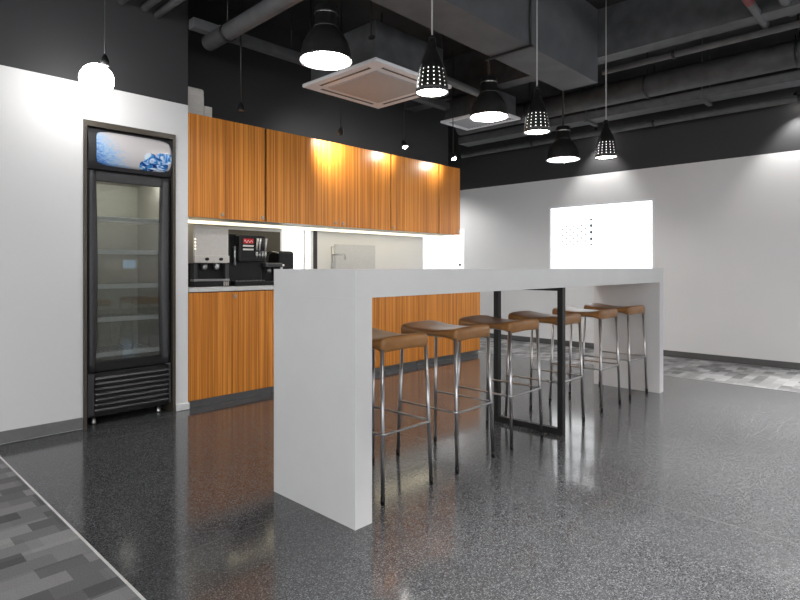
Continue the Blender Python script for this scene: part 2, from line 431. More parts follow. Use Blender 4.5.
lt = MB(); lt.box(XB+.0, XB+.03, 3.13, 3.23, 1.879, 1.899, .003); lt.build('catch', M['grey_plastic'], w1)
w2 = window(2, 'x', XB, *wins[1], .06, 1, M['win_b'], M['white_plastic'])
lt = MB(); lt.box(XB-.012, XB+.03, 5.44, 5.47, 1.085, 1.12, .004); lt.build('catch', M['grey_plastic'], w2)
w3 = window(3, 'y', YN, 3.19, 3.60, .98, 1.62, .08, 1, M['win_b'], M['white_plastic'], (3.495,))
jb = MB(); jb.box(3.60, 3.65, YN-.004, YN+.1, .98, 1.62); jb.build('jamb', M['grey_plastic'], w3)
k = 4
for a, b, z0, z1 in rw:
    window(k, 'y', YR, a, b, z0, z1, .1, -1, M['added_win_wide'] if b-a > 1 else M['win_blue'], M['white_plastic'], ((a+b)/2,) if b-a > 1 else ()); k += 1  # added wide windows, plus the small blue one
for a, b in bw:
    window(k, 'x', XB, a, b, .85, 2.2, .1, 1, M['added_win_far'], M['white_plastic'], ((a+b)/2,)); k += 1
for a, b in lw:
    window(k, 'x', XL, a, b, .85, 2.2, .1, -1, M['added_win_wide'], M['white_plastic'], ((a+b)/2,)); k += 1

struct('baseboard_left', MB().box(XL, 1.236, YW-.014, YW, .006, .078, .002), M['skirting'])
struct('baseboard_pier', MB().box(1.862, 1.964, YW-.014, YW, .002, .05, .002), M['strip'])
struct('baseboard_back', MB().box(XB-.016, XB, YR, YA, .004, .075, .002), M['darkskirting'])
# bronze frame lining the fridge recess
w = MB(); w.box(1.241, 1.262, YW-.012, YW+.30, 0.0, 2.035); w.box(1.838, 1.859, YW-.012, YW+.30, 0.0, 2.035); w.box(1.262, 1.838, YW-.012, YW+.30, 1.998, 2.035)
struct('trim_2', w, M['bronze'])

# ceiling structure
struct('ceiling_beam_long', MB().box(XL, 4.98, 2.255, 2.60, 2.75, ZC), M['beam'])
struct('ceiling_beam_cross', MB().box(4.98, 5.16, YR, YN, 2.98, ZC), M['duct'])

def pipe_thing(name, pts, r, m, label, cat, hang=(), group=None, seg=16):
    t = empty(name, pts[0], label, cat, group); o0 = Vector(pts[0])
    mb = MB(); mb.tube([Vector(p)-o0 for p in pts], r, seg); mb.build('tube', m, t)
    for q in hang:
        q = Vector(q)-o0
        h = MB(); h.tube([q + Vector((0, 0, r*.9)), Vector((q.x, q.y, ZC-o0.z))], .006, 8); 
        h.lathe([(r+.004, -.012), (r+.009, -.012), (r+.009, .012), (r+.004, .012), (r+.004, -.012)], 20)
        # clamp ring turned onto the pipe axis
        ob = h.build('hanger', M['black_steel'], t)
        d = (Vector(pts[1])-Vector(pts[0])).normalized()
        rot = Vector((0, 0, 1)).rotation_difference(d).to_matrix()
        me = ob.data
        nrod = 16
        for i, v in enumerate(me.vertices):
            if i >= nrod: v.co = rot @ v.co + q
    return t
G = 'ducts and pipes along the far side of the ceiling'
# wide round duct with hangers
pipe_thing('air_duct', [(6.05, 4.66, 2.955), (6.05, -4, 2.955)], .115, M['duct'], 'thick round dark air duct, broadest of the runs above the far wall', 'duct', [(6.05, 2.2, 2.955), (6.05, .9, 2.955), (6.05, 3.6, 2.955)])
t = empty('cable_tray', (6.44, 0, 2.80), 'flat grey cable tray just below the thick round duct at far wall', 'cable tray')
mb = MB(); mb.box(-.11, .11, -4, 4.9, 0, .012); mb.build('base', M['pipe'], t)
mb = MB(); mb.box(-.115, -.103, -4, 4.9, 0, .09); mb.build('side_rail', M['pipe'], t)
mb = MB(); mb.box(.103, .115, -4, 4.9, 0, .09); mb.build('side_rail', M['pipe'], t)
for y in (3.0, 1.75, .4):
    mb = MB(); mb.box(-.15, .15, y-.02, y+.02, -.03, -.002); mb.tube([(-.135, y, 0), (-.135, y, ZC-2.80)], .006, 8); mb.tube([(.135, y, 0), (.135, y, ZC-2.80)], .006, 8)
    mb.build('hanger', M['pipe'], t)
pipe_thing('water_pipe', [(6.80, 5.2, 2.745), (6.80, -4, 2.745)], .035, M['pipe'], 'grey pipe lowest and nearest the far wall under the ceiling', 'pipe', [(6.80, 2.4, 2.745), (6.80, 4.0, 2.745), (6.80, 1.0, 2.745)])
pipe_thing('sprinkler_pipe', [(5.30, 2.35, 2.95), (5.30, -4, 2.95)], .027, M['pipe'], 'thin grey pipe in the upper right corner, above the thick duct', 'pipe', [(5.30, 1.7, 2.95), (5.30, .75, 2.95)])
t = pipe_thing('branch_pipe', [(3.2, 1.0, 3.0), (5.28, 1.0, 3.0)], .03, M['pipe'], 'short pipe with a red end meeting thin pipe at upper right', 'pipe')
mb = MB(); mb.tube([(.2, 0, 0), (1.55, 0, 0)], .0315, 16); mb.build('red_sleeve', M['red'], t)
pipe_thing('branch_pipe', [(3.2, .81, 3.03), (5.22, .81, 3.03)], .042, M['pipe'], 'thicker grey branch pipe right of the red pipe in the corner', 'pipe')
# left side runs
pipe_thing('drain_pipe', [(2.09, 4.0, 2.76), (2.10, .8, 2.80)], .058, M['pipe'], 'thick grey pipe slanting over the wooden cabinets left of dome lamp', 'pipe', [(2.09, 3.72, 2.76), (2.095, 2.6, 2.775)])
t = empty('cable_duct', (1.96, 4.02, 2.84), 'square grey cable channel running along above the wall cabinets', 'cable channel')
mb = MB(); mb.box(.0, 3.2, -.04, .04, 0, .075, .004); mb.build('channel', M['pipe'], t)
for x in (.9, 2.2):
    mb = MB(); mb.tube([(x, 0, .075), (x, 0, ZC-2.84)], .005, 8); mb.build('hanger', M['black_steel'], t)
for i, (x, z, r, lab) in enumerate([(1.475, 2.885, .022, 'leftmost thin pipe leaving the dark wall above the fridge'), (1.63, 2.89, .026, 'middle one of three thin pipes at the dark wall top'), (1.725, 2.875, .026, 'rightmost of three thin pipes leaving the dark left wall')]):
    pipe_thing('conduit', [(x, YW-.005, z), (x, .6, z)], r, M['pipe'], lab, 'pipe')
# loose strap hung round the long beam
t = empty('beam_strap', (3.78, 2.43, 2.74), 'dark steel strap looped under the wide ceiling beam', 'strap')
mb = MB(); mb.box(-.014, .014, -.21, .21, -.01, .008, .002); mb.build('crossbar', M['black_steel'], t)
for y in (-.19, .19):
    mb = MB(); mb.tube([(0, y, 0), (0, y, ZC-2.74)], .009, 8); mb.build('rod', M['black_steel'], t)

# ------------------------------------------------------------------ air conditioner and vent
t = empty('ceiling_air_conditioner', (3.255, 3.37, 2.55), 'white square ceiling cassette air conditioner with four slots over the cabinets', 'air conditioner')
mb = MB(); a = .44
for s in range(4):
    R_ = Matrix.Rotation(s*PI/2, 3, 'Z')
    n0 = len(mb.bm.verts)
    prof = [(-a, -a, .018), (a, -a, .018), (a-.02, -a+.02, 0), (-a+.02, -a+.02, 0)]
# panel ring: outer bevel, four corner plates and slot surrounds as one frame
mb.box(-a, a, -a, -.385, 0, .03, .008); mb.box(-a, a, .385, a, 0, .03, .008); mb.box(-a, -.385, -.39, .39, 0, .03, .008); mb.box(.385, a, -.39, .39, 0, .03, .008)
for sx in (-1, 1):
    for sy in (-1, 1):
        mb.box(sx*.35-.05, sx*.35+.05, sy*.35-.05, sy*.35+.05, .002, .028)
for s in (-1, 1):
    mb.box(-.31, .31, min(s*.29, s*.345), max(s*.29, s*.345), .001, .028); mb.box(min(s*.29, s*.345), max(s*.29, s*.345), -.31, .31, .001, .028)
mb.build('panel', M['white_plastic'], t)
mb = MB(); mb.box(-.30, .30, -.30, .30, -.006, .02, .02, 3); g_ = mb.build('intake_grille', M['grille'], t)
for s in range(4):
    an = s*PI/2; R_ = Matrix.Rotation(an, 3, 'Z')
    mb = MB(); mb.box(-.30, .30, -.388, -.343, .003, .03)
    bmesh.ops.rotate(mb.bm, matrix=R_, verts=mb.bm.verts); sl = mb.build('air_slot', M['black'], t)
    mb = MB(); mb.box(-.295, .295, -.386, -.378, -.001, .0025, rot=Matrix.Rotation(.12, 3, 'X'))
    bmesh.ops.rotate(mb.bm, matrix=R_, verts=mb.bm.verts); mb.build('louvre', M['white_plastic'], sl)
mb = MB(); mb.box(-.39, .39, -.39, .39, .03, .33, .01); mb.build('housing', M['duct'], t)
for sx in (-1, 1):
    for sy in (-1, 1):
        mb = MB(); mb.tube([(sx*.41, sy*.36, .2), (sx*.41, sy*.36, ZC-2.55)], .006, 8); mb.box(sx*.40-.02, sx*.40+.02, sy*.36-.02, sy*.36+.02, .19, .21); mb.build('hanger', M['black_steel'], t)

pipe_thing('connecting_duct', [(3.65, 3.28, 2.80), (4.98, 3.45, 2.86)], .036, M['pipe'], 'grey round duct running from the air conditioner towards the vent', 'duct')
t = empty('ceiling_vent', (5.195, 3.72, 2.70), 'white rectangular ceiling vent with grey grille beyond the second dome lamp', 'vent')
mb = MB(); mb.box(-.25, .25, -.37, -.32, 0, .025, .004); mb.box(-.25, .25, .32, .37, 0, .025, .004); mb.box(-.25, -.20, -.32, .32, 0, .025, .004); mb.box(.20, .25, -.32, .32, 0, .025, .004)
mb.build('frame', M['white_plastic'], t)
mb = MB()
for i in range(16): mb.box(-.20, .20, -.315+i*.04, -.295+i*.04, .004, .02, rot=Matrix.Rotation(.5, 3, 'X'))
mb.box(-.2, .2, -.32, .32, .022, .026); mb.build('grille', M['grille'], t)
mb = MB(); mb.box(-.21, .21, -.33, .33, .026, .25); mb.build('plenum', M['duct'], t)
mb = MB(); mb.tube([(0, 0, .25), (0, 0, ZC-2.70)], .05, 16); mb.build('riser', M['duct'], t)

# ------------------------------------------------------------------ kitchen run
# wall cabinets
def lock_at(parent, x, y, z, m='steel'):
    mb = MB(); mb.box(x-.011, x+.011, y-.008, y, z-.013, z+.013, .002); mb.tube([(x, y-.012, z), (x, y-.004, z)], .006, 12)
    return mb.build('lock', M[m], parent)
uz0, uz1 = 1.445, 2.222
uppers = [
    (1.962, 2.622, [2.262], [2.235, 2.60], 'wooden wall cabinet at the left end above the silver machine'),
    (2.643, 4.113, [3.43], [3.385, 3.475], 'widest wooden wall cabinet, middle of row, brightly spotlit at top'),
    (4.129, 4.885, [], [4.16], 'wooden wall cabinet second from the right end of the row'),
    (4.899, 5.277, [], [5.24], 'narrow wooden wall cabinet at the right end of the row')]
for x0, x1, splits, locks, lab in uppers:
    t = empty('wall_cabinet', ((x0+x1)/2, YN, uz0), lab, 'cabinet', 'wooden wall cabinets'); cx = (x0+x1)/2
    ea, eb = (0 if x0 < 2 else .0095), (0 if x1 > 5.2 else .0095)
    mb = MB(); mb.box(x0-ea-cx, x1+eb-cx, YW+.02-YN, -.004, 0.004, uz1-uz0-.002); mb.build('carcass', M['darkgap'], t)
    mb = MB(); mb.box(x0-cx, x1-cx, YW+.021-YN, -.004, 0, .0038); mb.build('bottom_panel', M['carcass'], t)
    ed = [x0] + splits + [x1]; doors = []
    for a, b in zip(ed, ed[1:]):
        mb = MB(); g0 = .0022
        mb.box(a-cx+(g0 if a != x0 else .0), b-cx-(g0 if b != x1 else .0), YW-YN, YW+.019-YN, -.002, uz1-uz0, .0008, 1)
        doors.append((a, b, mb.build('door', M['wood'], t)))
    for l in locks:
        d = next((d for a, b, d in doors if a <= l <= b), doors[0][2]); lock_at(d, l-cx, YW-YN, .03)
# LED strip under them
t = empty('light_strip', (3.62, 4.43, uz0), 'warm glowing LED light strip under the wooden wall cabinets', 'light')
mb = MB(); mb.box(-1.64, 1.64, -.135, .135, -.006, -.0005); mb.build('channel', M['white_plastic'], t)
mb = MB(); mb.box(-1.635, 1.635, -.125, .125, -.011, -.0062, .002); mb.build('diffuser', M['led'], t)  # strip widened to imitate light bounced onto the cabinet underside

bz0, bz1 = .055, .872
bases = [
    (1.962, 2.70, [2.322], [(2.347, .83)], 'wooden base cabinet at left end beside the fridge pier'),
    (2.705, 3.345, [3.03], [], 'wooden base cabinet second from the left, mostly behind the bar'),
    (3.35, 4.551, [3.95], [], 'wooden base cabinet third from left, seen under the bar top'),
    (4.558, 5.294, [], [(5.265, .835)], 'wooden base cabinet behind stools, second from the right end'),
    (5.299, 5.677, [], [(5.325, .835)], 'narrow wooden base cabinet at the far right end')]
for x0, x1, splits, locks, lab in bases:
    cx = (x0+x1)/2
    t = empty('base_cabinet', (cx, YN, 0), lab, 'cabinet', 'wooden base cabinets')
    mb = MB(); mb.box(x0-cx, x1-cx, YW+.02-YN, -.004, bz0, bz1); mb.build('carcass', M['darkgap'], t)
    mb = MB(); mb.box(x0-cx, x1-cx, YW+.03-YN, YW+.05-YN, 0.0, bz0); mb.build('plinth', M['kick'], t)
    ed = [x0] + splits + [x1]; doors = []
    for a, b in zip(ed, ed[1:]):
        mb = MB(); mb.box(a-cx+(.002 if a != x0 else .0), b-cx-(.002 if b != x1 else 0.), YW-YN, YW+.019-YN, bz0+.002, bz1-.004, .0008, 1)
        doors.append((a, b, mb.build('door', M['wood'], t)))
    for l, z in locks:
        d = next((d for a, b, d in doors if a <= l <= b), doors[0][2]); lock_at(d, l-cx, YW-YN, z)
tag(MB().box(1.962, 5.69, YW-.008, YN-.001, .874, .907, .003).build('worktop', M['top']), 'pale worktop running along the top of the wooden base cabinets', 'worktop')
tag(MB().box(1.962, 3.188, YN-.012, YN-.0005, .908, 1.408).build('splashback', M['backsplash']), 'dark olive splashback panel behind the drink machines', 'splashback')
tag(MB().box(3.88, 4.47, YN-.02, YN-.0005, .908, 1.312, .002).build('splashback', M['splash']), 'pale grey splashback panel behind the tap', 'splashback')

# white boxes on top of the wall cabinets
t = empty('storage_box', (2.075, 4.33, uz1), 'taller white box on top of the wall cabinets by the pier', 'box')
mb = MB(); mb.box(-.085, .085, -.12, .12, 0, .195, .004); mb.build('body', M['paper'], t)
mb = MB(); mb.box(-.088, .088, -.123, .123, .18, .25, .02, 3); mb.build('lid', M['paper'], t)
mb = MB(); mb.box(-.08, -.06, -.1245, -.1225, .195, .23); mb.build('tab', M['orange'], t)
tag(MB().box(2.170, 2.235, 4.22, 4.42, uz1, uz1+.125, .004).build('storage_box', M['paper']), 'small low white box right of the taller box on the cabinets', 'box')

# coffee machine (silver)
zc = .907
t = empty('coffee_machine', (2.22, 4.40, zc), 'silver and black coffee machine at the left end of the worktop', 'coffee machine')
mb = MB(); pts = []
prof = [(-.20, 0.19), (-.20, .474), (-.18, .493), (.17, .496), (.17, .19)]           # y,z
mb.prism(prof, 'x', -.15, .15); bmesh.ops.bevel(mb.bm, geom=mb.bm.edges[:], offset=.008, segments=2, affect='EDGES'); mb.build('casing', M['silver'], t)
mb = MB(); mb.box(-.15, .15, -.212, -.198, .192, .25, .004); pn = mb.build('control_panel', M['silver'], t)
for x in (-.05, .07):
    mb = MB(); mb.tube([(x, -.232, .22), (x, -.21, .22)], .012, 16); mb.box(x-.003, x+.003, -.238, -.23, .21, .23); mb.build('knob', M['black'], pn)
mb = MB(); mb.box(-.152, .152, -.14, .17, .0, .188, .004); mb.build('lower_body', M['black'], t)
for s in (-1, 1):
    mb = MB(); mb.box(s*.135-.016, s*.135+.016, -.20, -.14, .06, .188, .004); mb.build('side_post', M['grey_plastic'], t)
for x in (-.05, .055):
    mb = MB(); mb.lathe([(.016, .0), (.024, .012), (.026, .05)], 20, (x, -.172, .135), True, True); nz = mb.build('spout', M['steel'], t)
    mb = MB(); mb.tube([(x, -.172, .125), (x, -.172, .137)], .009, 12); mb.build('tip', M['black'], nz)
mb = MB(); mb.box(-.152, .152, -.212, -.14, .045, .062, .003); mb.build('drip_tray', M['steel'], t)
mb = MB(); mb.box(-.152, .152, -.205, -.14, .0, .045, .003); mb.build('base', M['black'], t)
for x in (.105, .122, .139):
    mb = MB(); mb.box(x-.004, x+.004, -.208, -.204, .006, .04); mb.build('vent_bar', M['silver'], t)
for z in (.30, .325, .35, .375):
    mb = MB(); mb.tube([(-.138, -.202, z), (-.138, -.197, z)], .006, 10); mb.build('indicator', M['lcd'], t)

# drinks dispenser (black)
t = empty('drinks_dispenser', (2.56, 4.42, zc), 'black drinks dispenser with red label and silver levers', 'drinks dispenser')
mb = MB(); mb.box(-.16, .16, -.16, .22, 0, .435, .006); mb.build('body', M['black'], t)
mb = MB(); mb.box(-.10, .15, -.235, -.16, .20, .425, .01, 3); hd = mb.build('dispensing_head', M['black'], t)
mb = MB(); mb.box(-.065, .03, -.239, -.2352, .355, .395, .001); lb = mb.build('label_plate', M['redlabel'], hd)
# white script-like flourish on the red label
mb = MB(); pts = []
for i in range(33):
    u = i/32; pts.append((-.058+u*.078, -.2395, .372 + .012*math.sin(u*17)*(1-.4*u)))
mb.tube(pts, .0022, 6); mb.build('lettering', M['paper'], hd)
for z in (.335, .305):
    mb = MB(); mb.box(-.07, .03, -.2385, -.2352, z-.007, z+.007, .001); mb.build('label_stripe', M['paper'], hd)
for i, x in enumerate((.055, .083, .111, .139)):
    mb = MB(); mb.tube([(x, -.245, .30), (x, -.262, .40)], [.007, .010], 12); mb.build('lever', M['silver'] if i != 2 else M['grey_plastic'], hd)
    mb = MB(); mb.lathe([(.006, 0), (.011, .02), (.012, .06)], 14, (x, -.245, .235), True, True); mb.build('nozzle', M['steel'], hd)
mb = MB(); mb.tube([(-.115, -.185, .17), (-.115, -.185, .33)], .012, 12); mb.tube([(-.115, -.16, .325), (-.115, -.185, .325)], .008, 10); mb.tube([(-.115, -.16, .18), (-.115, -.185, .18)], .008, 10); mb.build('handle', M['steel'], t)
mb = MB(); mb.box(-.14, .15, -.235, -.16, 0, .04, .004); tr = mb.build('drip_tray', M['black'], t)
mb = MB()
for i in range(9): mb.box(-.13+i*.032, -.112+i*.032, -.23, -.165, .041, .046)
mb.build('grate', M['steel'], tr)

# low black brewer in front right of it, with steam wand
t = empty('espresso_maker', (2.815, 4.36, zc), 'low black espresso maker between drinks dispenser and rounded black appliance', 'espresso maker')
mb = MB(); mb.box(-.085, .085, -.14, .15, 0, .035, .004); mb.build('base', M['black'], t)
mb = MB(); mb.box(-.085, .085, .0, .15, .035, .17, .004); mb.build('rear_body', M['black'], t)
mb = MB(); mb.box(-.088, .088, -.15, .155, .155, .195, .008); mb.build('top_cover', M['grey_plastic'], t)
mb = MB(); mb.box(.070, .088, -.15, -.13, .0, .155, .003); mb.build('side_post', M['silver'], t)
mb = MB(); mb.tube([(.0, -.06, .155), (.0, -.06, .105)], .022, 16); mb.build('brew_head', M['steel'], t)
mb = MB(); mb.tube([(.055, .05, .195), (.055, .03, .27), (.06, -.02, .295), (.075, -.1, .285)], .007, 10); mb.build('steam_wand', M['chrome'], t)
mb = MB(); mb.tube([(.0, .06, .195), (.0, .06, .225)], .03, 16); mb.build('cap', M['steel'], t)

t = empty('countertop_appliance', (3.005, 4.40, zc), 'rounded black upright appliance standing before the small inner window', 'appliance')
mb = MB(); mb.box(-.085, .085, -.11, .12, .012, .305, .03, 4); mb.build('body', M['black'], t)
mb = MB(); mb.box(-.08, .08, -.105, .115, 0, .014); mb.build('foot', M['grey_plastic'], t)
mb = MB(); mb.box(-.068, -.035, -.118, -.108, .165, .182, .003); mb.build('button', M['silver'], t)

# tap
t = empty('tap', (3.745, 4.55, zc), 'tall chrome kitchen tap rising from the worktop behind the bar', 'tap')
mb = MB(); mb.lathe([(.03, 0), (.03, .012), (.02, .02)], 24, (0, 0, 0), True, True); mb.build('base', M['chrome'], t)
mb = MB(); mb.tube([(0, 0, .0), (0, 0, .375)], .014, 16); mb.build('riser', M['steel'], t)
mb = MB(); mb.tube([(0, 0, .285), (0, -.10, .288), (0, -.19, .285), (0, -.205, .275), (0, -.21, .235)], .010, 14); mb.build('spout', M['steel'], t)
mb = MB(); mb.tube([(0, -.0, .36), (.03, .0, .378), (.075, 0, .382)], .006, 10); mb.build('lever', M['chrome'], t)

# ------------------------------------------------------------------ glass-door fridge in the recess
fx, fy = 1.55, YW+.03
t = empty('drinks_fridge', (fx, fy, 0), 'tall black glass-door drinks fridge set into the white wall', 'fridge')
x0, x1 = -.282, .282
d1 = .52                                   # depth of the cabinet
b_ = MB(); zb, zt = .05, 1.985
b_.box(x0, x0+.03, .03, d1, zb, zt); b_.box(x1-.03, x1, .03, d1, zb, zt); b_.box(x0+.03, x1-.03, d1-.02, d1, zb, zt)
b_.box(x0+.03, x1-.03, .03, d1-.02, zb, .36); b_.box(x0+.03, x1-.03, .03, d1-.02, 1.70, zt)
b_.build('body', M['black'], t)
b_ = MB(); b_.box(x0+.0305, x0+.036, .045, d1-.02, .36, 1.70); b_.box(x1-.036, x1-.0305, .045, d1-.02, .36, 1.70); b_.box(x0+.036, x1-.036, d1-.027, d1-.0205, .36, 1.70); b_.box(x0+.036, x1-.036, .045, d1-.027, .3605, .366); b_.box(x0+.036, x1-.036, .045, d1-.027, 1.694, 1.6995)
b_.build('liner', M['fridge_in'], t)
b_ = MB(); b_.box(x0+.06, x1-.06, .06, .085, 1.672, 1.692, .004); b_.build('added_interior_lamp', M['added_fridge_light'], t)  # lamp added to brighten the fridge interior
for z in (.46, .70, .93, 1.17, 1.40):
    s = MB()
    for i in range(15): s.tube([(x0+.05+i*.0332, .075, z), (x0+.05+i*.0332, d1-.04, z)], .0025, 6)
    s.tube([(x0+.04, .25, z-.004), (x1-.04, .25, z-.004)], .003, 6)
    sh = s.build('shelf', M['white_plastic'], t)
    s = MB(); s.box(x0+.04, x1-.04, .062, .074, z-.016, z+.016, .003); s.build('price_rail', M['white_plastic'], sh)
# door: frame with bowed stiles, glass, hinge
def bowed(side):
    """stile whose inner edge bulges in at mid height, rounded in front"""
    mb = MB(); n = 24; rows = []
    for i in range(n+1):
        u = i/n; z = .362+u*(1.708-.362)
        inner = .060 + .012*math.sin(PI*u)
        xo = x1 if side > 0 else x0
        sec = []
        for q in range(9):
            a_ = q/8
            x = xo - side*inner*a_
            sec.append((x, -.0-.022*math.sin(PI*min(1, a_*1.0))**.7 - .006 if 0 < q < 8 else -.004, z))
        sec += [(xo-side*inner, .03, z), (xo, .03, z)]
        rows.append([mb.bm.verts.new(v) for v in sec])
    m_ = len(rows[0])
    for a_, c_ in zip(rows, rows[1:]):
        for q in range(m_): 
            f = mb.bm.faces.new((a_[q], a_[(q+1) % m_], c_[(q+1) % m_], c_[q])); f.smooth = q < 8
    mb.bm.faces.new(rows[0][::-1]); mb.bm.faces.new(rows[-1])
    return mb
dr = bowed(-1).build('door', M['grey_plastic'], t)
bowed(1).build('stile', M['grey_plastic'], dr)
b_ = MB(); b_.box(x0+.055, x1-.055, -.004, .028, 1.645, 1.708, .004); b_.build('top_rail', M['grey_plastic'], dr)
b_ = MB(); b_.box(x0+.055, x1-.055, -.004, .028, .362, .425, .004); b_.build('bottom_rail', M['black'], dr)
b_ = MB(); b_.box(x0+.058, x1-.058, .006, .012, .42, 1.65); b_.build('glass', M['glass'], dr)
# header with printed panel
hd = MB(); n = 12
poly = [(.03, 1.722), (.03, 1.992)] + [(-.0-.055*math.sin(PI*(.08+.84*i/n))-.002, 1.992-(1.992-1.722)*i/n) for i in range(n+1)]
hd.prism(poly, 'x', x0, x1); h_ = hd.build('header', M['grey_plastic'], t)
# print: curved sheet following the header, with rounded corners
pm = MB(); nu, nv = 40, 12; px0, px1, pz0, pz1 = x0+.047, x1-.012, 1.747, 1.978
V = [[None]*(nv+1) for _ in range(nu+1)]
for i in range(nu+1):
    for j in range(nv+1):
        u, v = i/nu, j/nv
        # rounded (superellipse-like) outline
        sq = .07*(abs(2*u-1)**8)
        zz = (pz0+pz1)/2 + (pz1-pz0)/2*(2*v-1)*(1-sq*2.2)
        xx = (px0+px1)/2 + (px1-px0)/2*(2*u-1)*(1-.045*(abs(2*v-1)**4))
        tt = (1.992-zz)/(1.992-1.722)
        V[i][j] = pm.bm.verts.new((xx, -.002-.055*math.sin(PI*(.08+.84*tt))-.003, zz))
for i in range(nu):
    for j in range(nv):
        f = pm.bm.faces.new((V[i][j], V[i+1][j], V[i+1][j+1], V[i][j+1])); f.smooth = True
po = pm.build('printed_panel', M['ice'], h_)
sm = po.modifiers.new('thickness', 'SOLIDIFY'); sm.thickness = .003; sm.offset = -1
# grille with convex slats
b_ = MB(); b_.box(x0, x1, .0, .03, .07, .352, .004); gr = b_.build('grille', M['black'], t)
for i in range(7):
    z = .098+i*.0355
    mb = MB(); poly = [(.0, z-.014), (-.014, z-.010), (-.024, z), (-.018, z+.010), (.0, z+.014)]
    mb.prism(poly, 'x', x0+.05, x1-.015); mb.build('slat', M['grey_plastic'], gr)
for s, w_ in ((-1, .045), (1, .014)):
    mb = MB(); xa = x0 if s < 0 else x1-w_
    mb.box(xa, xa+w_, -.03, .0, .07, .352, .008, 3); mb.build('side_cheek', M['grey_plastic'], gr)
for x in (x0+.06, x1-.06):
    for y in (.05, d1-.06):
        mb = MB(); mb.tube([(x, y, 0), (x, y, .012), (x, y, .052)], [.02, .018, .012], 14); mb.build('foot', M['steel'], t)
mb = MB(); mb.box(x1-.03, x1+.002, -.012, .02, .353, .362); mb.build('hinge', M['steel'], t)

# ------------------------------------------------------------------ bar
BX0, BX1, BY0, BY1 = 1.519, 5.037, 1.700, 2.277
t = empty('bar_counter', ((BX0+BX1)/2, (BY0+BY1)/2, 0), 'long white waterfall bar counter in the middle of the room', 'bar counter')
cx, cy = (BX0+BX1)/2, (BY0+BY1)/2
mb = MB(); mb.box(BX0-cx, 3.842-cx, BY0-cy, BY1-cy, .935, 1.053, .0008, 1); mb.box(3.8432-cx, BX1-cx, BY0-cy, BY1-cy, .935, 1.053, .0008, 1); mb.build('top', M['bar'], t)
mb = MB(); mb.box(BX0-cx, BX0+.094-cx, BY0-cy, BY1-cy, 0, .9349, .0006, 1); mb.build('end_panel', M['bar'], t)
mb = MB(); mb.box(BX1-.087-cx, BX1-cx, BY0-cy, BY1-cy, 0, .9349, .0006, 1); mb.build('end_panel', M['bar'], t)
# steel frame carrying the middle
f_ = MB(); X = 3.295-cx; r = .019; ya, yb = BY0+.012-cy, BY1-.045-cy
f_.box(X-r, X+r, ya, ya+2*r, 0, .934, .002); f_.box(X-r, X+r, yb-2*r, yb, 0, .934, .002); f_.box(X-r, X+r, ya+2*r, yb-2*r, 0, 2*r, .002); f_.box(X-r, X+r, ya+2*r, yb-2*r, .912, .934, .002)
fo = f_.build('support_frame', M['black_steel'], t); fo['label'] = 'black square-tube frame under the middle of the bar'

# ------------------------------------------------------------------ stools
def make_stool():
    t = empty('bar_stool', (0, 0, 0), 'x', 'bar stool', 'tan leather bar stools along the bar')
    # saddle seat: grid slab, raised front and back, thick at the rims
    mb = MB(); nu, nv = 8, 14; hx, hy = .176, .212
    T = [[None]*(nv+1) for _ in range(nu+1)]; B = [[None]*(nv+1) for _ in range(nu+1)]
    for i in range(nu+1):
        for j in range(nv+1):
            u, v = 2*i/nu-1, 2*j/nv-1
            r = 1-.06*(abs(u*v))**3
            x, y = u*hx*r, v*hy*r
            zt = .728 + .020*v*v + .004*(v*v)*(1-u*u) - .007*u**4
            zb = .690 - .024*(abs(v)**5)*(.75+.25*abs(u)**2) - .006*abs(u*v)**3 + .004*(1-v*v)
            T[i][j] = mb.bm.verts.new((x, y, zt)); B[i][j] = mb.bm.verts.new((x*.975, y*.985, zb))
    for i in range(nu):
        for j in range(nv):
            mb.bm.faces.new((T[i][j], T[i+1][j], T[i+1][j+1], T[i][j+1])); mb.bm.faces.new((B[i][j], B[i][j+1], B[i+1][j+1], B[i+1][j]))
    for i in range(nu):
        mb.bm.faces.new((T[i][0], B[i][0], B[i+1][0], T[i+1][0])); mb.bm.faces.new((T[i+1][nv], B[i+1][nv], B[i][nv], T[i][nv]))
    for j in range(nv):
        mb.bm.faces.new((T[0][j+1], B[0][j+1], B[0][j], T[0][j])); mb.bm.faces.new((T[nu][j], B[nu][j], B[nu][j+1], T[nu][j+1]))
    for f in mb.bm.faces: f.smooth = True
    so = mb.build('seat', M['leather'], t)
    ss = so.modifiers.new('smooth', 'SUBSURF'); ss.levels = 2; ss.render_levels = 2
    for sx in (-1, 1):
        for sy in (-1, 1):
            mb = MB(); mb.tube([(sx*.166, sy*.207, .02), (sx*.150, sy*.186, .690)], .0095, 14); lg = mb.build('leg', M['chrome'], t)
            mb = MB(); mb.tube([(sx*.1667, sy*.2078, 0), (sx*.166, sy*.207, .035)], .0102, 14); mb.build('foot_cap', M['black'], lg)
    # U-shaped footrest: two sides and the front
    def at(z): 
        k = (z-.02)/(.684-.02); return .166+(.150-.166)*k, .207+(.186-.207)*k
    z = .31; ax, ay = at(z); pts = [(-ax-.004, ay, z)]
    for s, base in ((-1, None), (1, None)):
        cxx, cyy = s*(ax+.012-.03), -(ay+.012-.03)
        for q in range(7):
            an = (PI + q/6*PI/2) if s < 0 else (1.5*PI + q/6*PI/2)
            pts.append((cxx+.03*math.cos(an), cyy+.03*math.sin(an), z))
    pts.append((ax+.004, ay, z))
    mb = MB(); mb.tube(pts, .006, 10); mb.build('footrest', M['chrome'], t)
    mb = MB()
    mb.tube([(-.14, -.165, .694), (.14, -.165, .694), (.14, .165, .694), (-.14, .165, .694), (-.14, -.165, .694)], .006, 8); mb.build('seat_frame', M['chrome'], t)
    return t
